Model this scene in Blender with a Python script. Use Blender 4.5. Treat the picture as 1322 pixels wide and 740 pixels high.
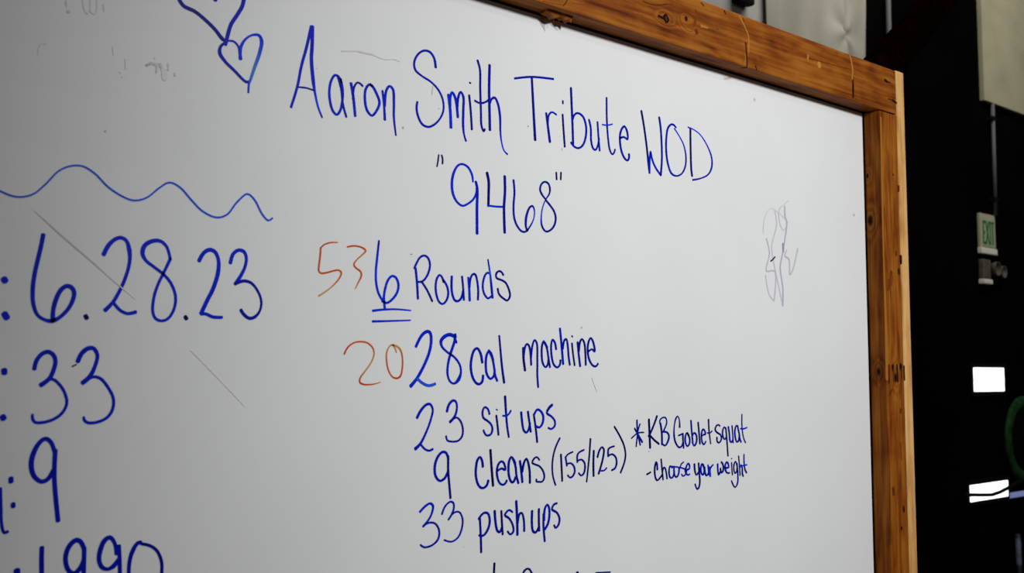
import bpy, bmesh, math, random
from mathutils import Vector, Matrix

C = bpy.context.scene.collection
SC = bpy.context.scene
for o in list(bpy.data.objects):
    bpy.data.objects.remove(o, do_unlink=True)

# ------------------------------------------------------------------ camera, world, lights, exposure
EYE = Vector((-2.13972, -1.22396, 1.6))
cam_d = bpy.data.cameras.new('camera')
cam_d.sensor_width = 36.0
cam_d.lens = 36.0 * 1450.0 / 1322.0
cam_d.clip_start = 0.05
cam_d.dof.use_dof = True
cam_d.dof.focus_distance = 1.85
cam_d.dof.aperture_fstop = 7.5
cam = bpy.data.objects.new('camera', cam_d)
cam.location = EYE
cam.rotation_euler = (math.radians(90 + 4.65244), 0, math.radians(47.34444 - 90))
C.objects.link(cam)
SC.camera = cam

world = bpy.data.worlds.new('world')
SC.world = world
world.use_nodes = True
bgn = world.node_tree.nodes['Background']
bgn.inputs['Color'].default_value = (1.0, 0.97, 0.91, 1)
bgn.inputs['Strength'].default_value = 0.045

def area(name, loc, target, size, size_y, power, color):
    l = bpy.data.lights.new(name, 'AREA')
    l.shape = 'RECTANGLE'
    l.size, l.size_y, l.energy, l.color = size, size_y, power, color
    o = bpy.data.objects.new(name, l)
    o.location = loc
    o.rotation_euler = (Vector(target) - Vector(loc)).to_track_quat('-Z', 'Y').to_euler()
    C.objects.link(o)
    return o
def spot(name, loc, target, deg, blend, power, radius, color):
    l = bpy.data.lights.new(name, 'SPOT')
    l.spot_size, l.spot_blend, l.energy, l.shadow_soft_size, l.color = math.radians(deg), blend, power, radius, color
    o = bpy.data.objects.new(name, l)
    o.location = loc
    o.rotation_euler = (Vector(target) - Vector(loc)).to_track_quat('-Z', 'Y').to_euler()
    C.objects.link(o)
    return o
spot('added_board_spot', (-0.545, -3.2, 3.15), (-0.49, 0, 1.743), 50, 1.0, 390, 0.22, (0.985, 1.0, 1.015))  # added spot, its soft beam shaped for the board's falloff
area('added_rear_lamp', (-0.6, -3.2, 4.0), (-0.5, 0, 1.75), 0.5, 0.12, 9, (1.0, 0.99, 0.97))  # added unseen lamp, placed to cast the shadow band under the rail
area('added_wall_fill', (1.9, -0.15, 4.25), (2.1, 1.0, 2.6), 2.6, 0.3, 40, (1.0, 0.97, 0.90))  # unseen area light, added to brighten the back wall and cloth

SC.view_settings.view_transform = 'Standard'
SC.view_settings.look = 'None'
SC.view_settings.exposure = 0.0
SC.view_settings.gamma = 1.0
SC.view_settings.use_curve_mapping = False

# ------------------------------------------------------------------ helpers
def mat(name, color, rough=0.6, spec=0.4, metal=0.0):
    m = bpy.data.materials.new(name)
    m.use_nodes = True
    b = m.node_tree.nodes['Principled BSDF']
    b.inputs['Base Color'].default_value = (*color, 1)
    b.inputs['Roughness'].default_value = rough
    b.inputs['Specular IOR Level'].default_value = spec
    b.inputs['Metallic'].default_value = metal
    return m

def noisy(name, c1, c2, scale=(1, 1, 1), rough=0.6, spec=0.4, detail=5, lo=0.35, hi=0.65, bump=0.0):
    m = mat(name, c1, rough, spec)
    nt = m.node_tree; N = nt.nodes; L = nt.links
    tc = N.new('ShaderNodeTexCoord'); mp = N.new('ShaderNodeMapping')
    mp.inputs['Scale'].default_value = scale
    nz = N.new('ShaderNodeTexNoise'); nz.inputs['Detail'].default_value = detail
    nz.inputs['Scale'].default_value = 1.0
    rp = N.new('ShaderNodeValToRGB')
    rp.color_ramp.elements[0].position = lo; rp.color_ramp.elements[0].color = (*c1, 1)
    rp.color_ramp.elements[1].position = hi; rp.color_ramp.elements[1].color = (*c2, 1)
    L.new(tc.outputs['Object'], mp.inputs['Vector']); L.new(mp.outputs['Vector'], nz.inputs['Vector'])
    L.new(nz.outputs['Fac'], rp.inputs['Fac']); L.new(rp.outputs['Color'], N['Principled BSDF'].inputs['Base Color'])
    if bump:
        bp = N.new('ShaderNodeBump'); bp.inputs['Strength'].default_value = bump
        bp.inputs['Distance'].default_value = 0.002
        L.new(nz.outputs['Fac'], bp.inputs['Height']); L.new(bp.outputs['Normal'], N['Principled BSDF'].inputs['Normal'])
    return m

def emit(name, color, strength):
    m = mat(name, (0.8, 0.8, 0.8), 0.3)
    b = m.node_tree.nodes['Principled BSDF']
    b.inputs['Emission Color'].default_value = (*color, 1)
    b.inputs['Emission Strength'].default_value = strength
    return m

def ink(name, stops, rough=0.4):
    """marker ink: the pigment load of each stroke runs through a colour ramp"""
    m = mat(name, stops[0][1], rough, 0.06)
    nt = m.node_tree; N = nt.nodes; L = nt.links
    at = N.new('ShaderNodeAttribute'); at.attribute_name = 'pigment'
    tc = N.new('ShaderNodeTexCoord')
    nz = N.new('ShaderNodeTexNoise'); nz.inputs['Scale'].default_value = 55.0; nz.inputs['Detail'].default_value = 3
    ma = N.new('ShaderNodeMath'); ma.operation = 'MULTIPLY_ADD'
    ma.inputs[1].default_value = 0.2; ma.inputs[2].default_value = -0.1
    ad = N.new('ShaderNodeMath'); ad.operation = 'ADD'; ad.use_clamp = True
    rp = N.new('ShaderNodeValToRGB')
    els = rp.color_ramp.elements
    els[0].position, els[0].color = stops[0][0], (*stops[0][1], 1)
    els[1].position, els[1].color = stops[-1][0], (*stops[-1][1], 1)
    for p, c in stops[1:-1]:
        e = els.new(p); e.color = (*c, 1)
    L.new(tc.outputs['Object'], nz.inputs['Vector']); L.new(nz.outputs['Fac'], ma.inputs[0])
    L.new(ma.outputs[0], ad.inputs[0]); L.new(at.outputs['Fac'], ad.inputs[1])
    L.new(ad.outputs[0], rp.inputs['Fac']); L.new(rp.outputs['Color'], N['Principled BSDF'].inputs['Base Color'])
    return m

def wood(name, axis, dark, mid, light, knots=(), grain=1.0, seed=0.0, rough=0.6, spec=0.1):
    """softwood: grain lines running along AXIS, bending round knots (x, y, z, radius) in object space"""
    m = mat(name, mid, rough, spec)
    nt = m.node_tree; N = nt.nodes; L = nt.links
    tc = N.new('ShaderNodeTexCoord')
    def mapped(along, across):
        mp = N.new('ShaderNodeMapping')
        s = [across] * 3; s[axis] = along
        mp.inputs['Scale'].default_value = s
        mp.inputs['Location'].default_value = (seed, seed * 1.7, seed * 0.6)
        L.new(tc.outputs['Object'], mp.inputs['Vector'])
        return mp.outputs['Vector']
    def noise(vec, scale, detail, dist=0.0):
        n = N.new('ShaderNodeTexNoise')
        n.inputs['Scale'].default_value = scale; n.inputs['Detail'].default_value = detail
        n.inputs['Distortion'].default_value = dist
        L.new(vec, n.inputs['Vector'])
        return n.outputs['Fac']
    def math_(op, a, b=None, clamp=False):
        n = N.new('ShaderNodeMath'); n.operation = op; n.use_clamp = clamp
        for i, v in enumerate((a, b)):
            if v is None: continue
            if isinstance(v, (int, float)): n.inputs[i].default_value = v
            else: L.new(v, n.inputs[i])
        return n.outputs[0]
    broad = noise(mapped(1.6, 15.0 * grain), 1.0, 3, 0.6)
    fine = noise(mapped(7.0, 170.0 * grain), 1.0, 6)
    blot = noise(mapped(16.0, 26.0), 1.0, 6, 0.4)
    phase = math_('MULTIPLY', broad, 34.0)
    core = None
    for (kx, ky, kz, r) in knots:
        mp = N.new('ShaderNodeMapping'); mp.vector_type = 'POINT'
        sc = [1.0 / r] * 3; sc[axis] = 0.55 / r
        mp.inputs['Scale'].default_value = sc
        mp.inputs['Location'].default_value = (-kx * sc[0], -ky * sc[1], -kz * sc[2])
        L.new(tc.outputs['Object'], mp.inputs['Vector'])
        ln = N.new('ShaderNodeVectorMath'); ln.operation = 'LENGTH'
        L.new(mp.outputs['Vector'], ln.inputs[0])
        d = ln.outputs['Value']
        near = math_('POWER', 2.718, math_('MULTIPLY', math_('MULTIPLY', d, d), -0.12))
        phase = math_('ADD', phase, math_('MULTIPLY', near, 16.0))
        c = math_('SUBTRACT', 1.25, d, True)
        core = c if core is None else math_('MAXIMUM', core, c)
    ring = math_('MULTIPLY_ADD', math_('SINE', phase), 0.5)
    N[ring.node.name].inputs[2].default_value = 0.5
    t = math_('MULTIPLY_ADD', ring, 0.13); t.node.inputs[2].default_value = 0.0
    t = math_('ADD', t, math_('MULTIPLY', fine, 0.58))
    t = math_('ADD', t, math_('MULTIPLY', blot, 0.44), True)
    rp = N.new('ShaderNodeValToRGB')
    e = rp.color_ramp.elements
    e[0].position, e[0].color = 0.36, (*dark, 1)
    e[1].position, e[1].color = 0.74, (*light, 1)
    k = e.new(0.54); k.color = (*mid, 1)
    L.new(t, rp.inputs['Fac'])
    col = rp.outputs['Color']
    if core is not None:
        mx = N.new('ShaderNodeMix'); mx.data_type = 'RGBA'
        L.new(math_('MULTIPLY', core, 1.6, True), mx.inputs['Factor'])
        L.new(col, mx.inputs['A']); mx.inputs['B'].default_value = (0.012, 0.003, 0.0005, 1)
        col = mx.outputs['Result']
    L.new(col, N['Principled BSDF'].inputs['Base Color'])
    bp = N.new('ShaderNodeBump'); bp.inputs['Strength'].default_value = 0.25; bp.inputs['Distance'].default_value = 0.001
    L.new(fine, bp.inputs['Height']); L.new(bp.outputs['Normal'], N['Principled BSDF'].inputs['Normal'])
    return m

def link(name, bm, m, parent=None, smooth=False):
    me = bpy.data.meshes.new(name)
    bm.normal_update(); bm.to_mesh(me); bm.free()
    if smooth:
        for p in me.polygons: p.use_smooth = True
    me.materials.append(m)
    o = bpy.data.objects.new(name, me)
    C.objects.link(o)
    if parent is not None: o.parent = parent
    return o

def thing(name, label, cat, loc=(0, 0, 0), group=None):
    o = bpy.data.objects.new(name, None); o.empty_display_size = 0.1
    C.objects.link(o); o.location = loc
    o['label'] = label; o['category'] = cat
    if group: o['group'] = group
    return o

def box(bm, x0, x1, y0, y1, z0, z1, bevel=0.0, seg=2):
    r = bmesh.ops.create_cube(bm, size=1.0)
    vs = r['verts']
    bmesh.ops.scale(bm, vec=(x1 - x0, y1 - y0, z1 - z0), verts=vs)
    bmesh.ops.translate(bm, vec=((x0 + x1) / 2, (y0 + y1) / 2, (z0 + z1) / 2), verts=vs)
    if bevel:
        es = list({e for v in vs for e in v.link_edges})
        bmesh.ops.bevel(bm, geom=es, offset=bevel, segments=seg, affect='EDGES', profile=0.6)
    return bm

def boxes(*bs, bevel=0.0):
    bm = bmesh.new()
    for b in bs: box(bm, *b, bevel=bevel)
    return bm

def tube(bm, pts, r, n=12):
    pts = [Vector(p) for p in pts]
    rings = []
    for i, p in enumerate(pts):
        t = (pts[min(i + 1, len(pts) - 1)] - pts[max(i - 1, 0)]).normalized()
        u = t.cross(Vector((0, 0, 1)))
        if u.length < 1e-3: u = t.cross(Vector((1, 0, 0)))
        u.normalize(); v = t.cross(u)
        rings.append([bm.verts.new(p + (u * math.cos(a) + v * math.sin(a)) * r) for a in [2 * math.pi * k / n for k in range(n)]])
    for a, b in zip(rings, rings[1:]):
        for k in range(n): bm.faces.new((a[k], a[(k + 1) % n], b[(k + 1) % n], b[k]))
    bm.faces.new(rings[0][::-1]); bm.faces.new(rings[-1])
    return bm

def lathe_y(bm, prof, cx, cz, n=64, cap=True):
    """revolve (radius, y) pairs about the line through (cx, cz) along y"""
    rings = [[bm.verts.new((cx + r * math.cos(2 * math.pi * k / n), y, cz + r * math.sin(2 * math.pi * k / n))) for k in range(n)] for r, y in prof]
    for a, b in zip(rings, rings[1:]):
        for k in range(n): bm.faces.new((a[k], a[(k + 1) % n], b[(k + 1) % n], b[k]))
    if cap:
        bm.faces.new(rings[0][::-1]); bm.faces.new(rings[-1])
    else:
        for k in range(n): bm.faces.new((rings[-1][k], rings[-1][(k + 1) % n], rings[0][(k + 1) % n], rings[0][k]))
    bmesh.ops.recalc_face_normals(bm, faces=bm.faces[:])
    return bm

# ------------------------------------------------------------------ materials
M = {}
M['white'] = noisy('dry_erase_white', (0.80, 0.80, 0.795), (0.845, 0.845, 0.84), (3, 3, 3), 0.5, 0.2, 6, 0.3, 0.7)
M['black'] = mat('black_backing', (0.004, 0.004, 0.004), 0.9, 0.0)
M['blue'] = ink('blue_marker', [(0.0, (0.001, 0.0015, 0.05)), (0.25, (0.001, 0.004, 0.20)), (0.5, (0.001, 0.010, 0.46)), (0.7, (0.002, 0.03, 0.75)), (1.0, (0.05, 0.20, 0.66))])
M['orange'] = ink('orange_marker', [(0.0, (0.60, 0.035, 0.003)), (0.35, (0.60, 0.12, 0.012)), (0.7, (0.56, 0.24, 0.05)), (1.0, (0.66, 0.40, 0.18))])
M['lilac'] = ink('lilac_marker', [(0.0, (0.03, 0.01, 0.10)), (0.3, (0.46, 0.43, 0.54)), (0.55, (0.64, 0.62, 0.68)), (1.0, (0.79, 0.785, 0.80))])
M['grey'] = ink('grey_smear_and_shade', [(0.0, (0.02, 0.02, 0.02)), (0.5, (0.44, 0.43, 0.41)), (0.75, (0.66, 0.65, 0.63)), (1.0, (0.81, 0.81, 0.80))])  # also colours the painted shadow beneath the splinter
M['dark'] = ink('dark_wood_mark', [(0.0, (0.004, 0.002, 0.001)), (0.4, (0.05, 0.012, 0.002)), (0.7, (0.15, 0.034, 0.003)), (1.0, (0.27, 0.076, 0.006))], 0.8)
M['pale'] = ink('pale_wood_scar', [(0.0, (0.50, 0.25, 0.05)), (1.0, (0.34, 0.11, 0.009))], 0.7)
RED = ((0.095, 0.016, 0.001), (0.235, 0.058, 0.0036), (0.36, 0.122, 0.012))
M['rail'] = wood('rail_pine', 0, *RED, knots=[(0.5046, -0.038, 2.2040, 0.004), (0.5607, -0.038, 2.2164, 0.0022)], seed=2.3)
M['post'] = wood('post_pine', 2, *RED, knots=[(1.205, -0.010, 1.930, 0.006), (1.205, -0.006, 2.026, 0.003), (1.205, -0.02, 1.613, 0.004), (1.24, -0.038, 1.60, 0.006)], seed=5.1)
M['strip'] = wood('strip_pine', 2, (0.42, 0.19, 0.05), (0.68, 0.36, 0.12), (0.80, 0.48, 0.18), seed=8.7)
M['brace'] = wood('shaded_brace_pine', 0, (0.0008, 0.0002, 0.0001), (0.0022, 0.0005, 0.0001), (0.007, 0.0016, 0.0004), seed=1.1, rough=1.0, spec=0.0)  # near-black pine: the shadow on the brace is in its colour
M['wall'] = noisy('shade_black_wall', (0.0015, 0.0015, 0.0015), (0.003, 0.003, 0.0028), (2, 2, 2), 1.0, 0.0)  # near-black tone puts the darkness of the background into the wall colour
M['beige'] = noisy('beige_wallboard', (0.31, 0.295, 0.21), (0.45, 0.42, 0.29), (3, 3, 5), 0.9, 0.05, 4, 0.25, 0.6)
M['floor'] = noisy('rubber_floor', (0.010, 0.010, 0.010), (0.03, 0.03, 0.03), (60, 60, 60), 0.9, 0.1)
M['cloth'] = noisy('white_cloth', (0.34, 0.325, 0.27), (0.48, 0.46, 0.395), (5, 5, 3), 0.9, 0.05, 4, 0.25, 0.7)
M['greyboard'] = noisy('grey_board', (0.42, 0.41, 0.39), (0.50, 0.49, 0.465), (4, 4, 4), 0.8, 0.1)
M['pipe'] = mat('grey_conduit', (0.12, 0.12, 0.125), 0.6, 0.3)
M['sign'] = mat('sign_housing', (0.52, 0.47, 0.34), 0.6, 0.2)
M['signface'] = mat('sign_face', (0.44, 0.52, 0.34), 0.6, 0.2)
M['signgreen'] = mat('sign_green', (0.015, 0.17, 0.045), 0.6, 0.2)
M['lip'] = mat('sign_lip', (0.95, 0.90, 0.82), 0.5, 0.2)
M['lamphead'] = noisy('lamp_head_grey', (0.07, 0.062, 0.05), (0.15, 0.135, 0.105), (20, 20, 20), 0.7, 0.2)
M['day'] = emit('daylight_pane', (1.0, 1.0, 1.0), 2.2)
M['dayblue'] = emit('blue_daylight_pane', (0.10, 0.16, 0.55), 0.45)
M['frame'] = mat('black_window_frame', (0.004, 0.004, 0.004), 0.7, 0.1)
M['plate'] = noisy('black_rubber_plate', (0.003, 0.003, 0.003), (0.006, 0.006, 0.006), (30, 30, 30), 0.9, 0.0)
M['green'] = noisy('green_rim', (0.008, 0.035, 0.010), (0.022, 0.085, 0.024), (25, 25, 25), 0.8, 0.1)
M['bluemetal'] = noisy('blue_grey_metal', (0.006, 0.01, 0.025), (0.10, 0.13, 0.2), (6, 6, 26), 0.5, 0.3, 3, 0.42, 0.62)

# ------------------------------------------------------------------ the room
def struct(name, bm, m, parent=None):
    o = link(name, bm, m, parent)
    o['kind'] = 'structure'
    return o
struct('floor', boxes((-6, 7, -6, 1.3, -0.1, 0)), M['floor'])
struct('wall_back', boxes((-6, 7, 1.06, 1.3, 0, 4.2)), M['wall'])
struct('trim_1', boxes((2.895, 7, 1.035, 1.06, 2.872, 4.2), bevel=0.004), M['beige'])

def window(name, x0, x1, z0, z1, mull, extra=None):
    f = 0.02
    bm = boxes((x0 - f, x1 + f, 1.05, 1.06, z1, z1 + f), (x0 - f, x1 + f, 1.05, 1.06, z0 - f, z0),
               (x0 - f, x0, 1.05, 1.06, z0, z1), (x1, x1 + f, 1.05, 1.06, z0, z1),
               *[(x, x + 0.012, 1.035, 1.06, z0, z1) for x in mull])
    w = struct(name, bm, M['frame'])
    struct('window_pane', boxes((x0, x1, 1.049, 1.058, z0, z1)), M['day'], w)
    if extra: struct('tinted_pane', boxes(extra), M['dayblue'], w)
window('window_1', 2.722, 3.025, 1.540, 1.645, ())
window('window_2', 2.652, 3.025, 1.064, 1.135, (), (3.045, 3.30, 1.050, 1.058, 1.052, 1.075))

# ------------------------------------------------------------------ the whiteboard
RX = -1.2
board = thing('whiteboard', 'large white dry-erase board in a reddish pine frame, covered with blue marker writing', 'whiteboard', (RX, 0, 0))
def L_(x): return x - RX

panel = link('writing_surface', boxes((L_(-2.44), L_(-0.0005), 0.0, 0.005, 0.94, 2.1605)), M['white'], board)
link('backing_sheet', boxes((L_(-2.47), L_(0.06), 0.0052, 0.018, 0.90, 2.21)), M['black'], board)

def catmull(pts, closed=False):
    out = []
    n = len(pts)
    if n == 1: return pts
    for i in range(n - 1):
        p0 = pts[max(i - 1, 0)]; p1 = pts[i]; p2 = pts[i + 1]; p3 = pts[min(i + 2, n - 1)]
        seg = math.hypot(p2[0] - p1[0], p2[1] - p1[1])
        k = max(3, min(14, int(seg / 0.003)))
        # centripetal form: no loops at uneven spacing
        def dist(a, b): return max(1e-5, math.hypot(a[0] - b[0], a[1] - b[1]) ** 0.5)
        t0 = 0.0; t1 = t0 + dist(p0, p1); t2 = t1 + dist(p1, p2); t3 = t2 + dist(p2, p3)
        for j in range(k):
            f = j / k; t = t1 + (t2 - t1) * f
            q = []
            for c in (0, 1):
                a1 = (t1 - t) / (t1 - t0) * p0[c] + (t - t0) / (t1 - t0) * p1[c] if t1 - t0 > 2e-5 else p1[c]
                a2 = (t2 - t) / (t2 - t1) * p1[c] + (t - t1) / (t2 - t1) * p2[c]
                a3 = (t3 - t) / (t3 - t2) * p2[c] + (t - t2) / (t3 - t2) * p3[c] if t3 - t2 > 2e-5 else p2[c]
                b1 = (t2 - t) / (t2 - t0) * a1 + (t - t0) / (t2 - t0) * a2
                b2 = (t3 - t) / (t3 - t1) * a2 + (t - t1) / (t3 - t1) * a3
                q.append((t2 - t) / (t2 - t1) * b1 + (t - t1) / (t2 - t1) * b2)
            out.append((q[0], q[1], p1[2] + (p2[2] - p1[2]) * f, p1[3] + (p2[3] - p1[3]) * f))
    out.append(pts[-1])
    return out

def stroke(bm, lay, pts, y):
    """one pull of the marker: a ribbon with round ends lying on the plane y"""
    P = catmull(pts)
    n = len(P)
    Lf, Rt, tang = [], [], []
    for i, p in enumerate(P):
        a, b = P[max(i - 1, 0)], P[min(i + 1, n - 1)]
        tx, tz = b[0] - a[0], b[1] - a[1]
        l = math.hypot(tx, tz) or 1.0
        tang.append((tx / l, tz / l))
    def vert(x, z, v):
        q = bm.verts.new((x, y, z)); q[lay] = v; return q
    for p, (tx, tz) in zip(P, tang):
        h = p[2] / 2
        Lf.append(vert(p[0] - tz * h, p[1] + tx * h, p[3])); Rt.append(vert(p[0] + tz * h, p[1] - tx * h, p[3]))
    for i in range(n - 1):
        bm.faces.new((Lf[i], Rt[i], Rt[i + 1], Lf[i + 1]))
    for end, s in ((0, -1), (n - 1, 1)):
        p = P[end]; tx, tz = tang[end]; h = p[2] / 2
        arc = []
        for k in range(1, 6):
            a = math.pi * k / 6
            cx, sx = math.cos(a), math.sin(a)
            arc.append(vert(p[0] - tz * h * cx + s * tx * h * sx * 0.7, p[1] + tx * h * cx + s * tz * h * sx * 0.7, p[3]))
        loop = [Lf[end]] + arc + [Rt[end]]
        bm.faces.new(loop)

def write(rows, parent, y0, dx):
    k = 0
    pieces = []
    for name, label, mt, data in rows:
        if 'lettering' in name: pieces.append((name, label, mt, data))
        else: pieces += [(name, label, mt, d) for d in data.split(';')]
    for name, label, mt, data in pieces:
        bm = bmesh.new()
        lay = bm.verts.layers.float.new('pigment')
        for s in data.split(';'):
            pts = []
            for q in s.split(' '):
                x, z, w, i = [int(v) for v in q.split(',')]
                pts.append((x / 1e4 - dx, z / 1e4, w / 1e4, i / 100))
            k += 1
            stroke(bm, lay, pts, y0 - 0.00012 - 0.0000016 * k)
        for f in bm.faces:
            f.normal_update()
            if f.normal.y > 0: f.normal_flip()
        o = link(name, bm, M[mt], parent)
        o['label'] = label

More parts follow.
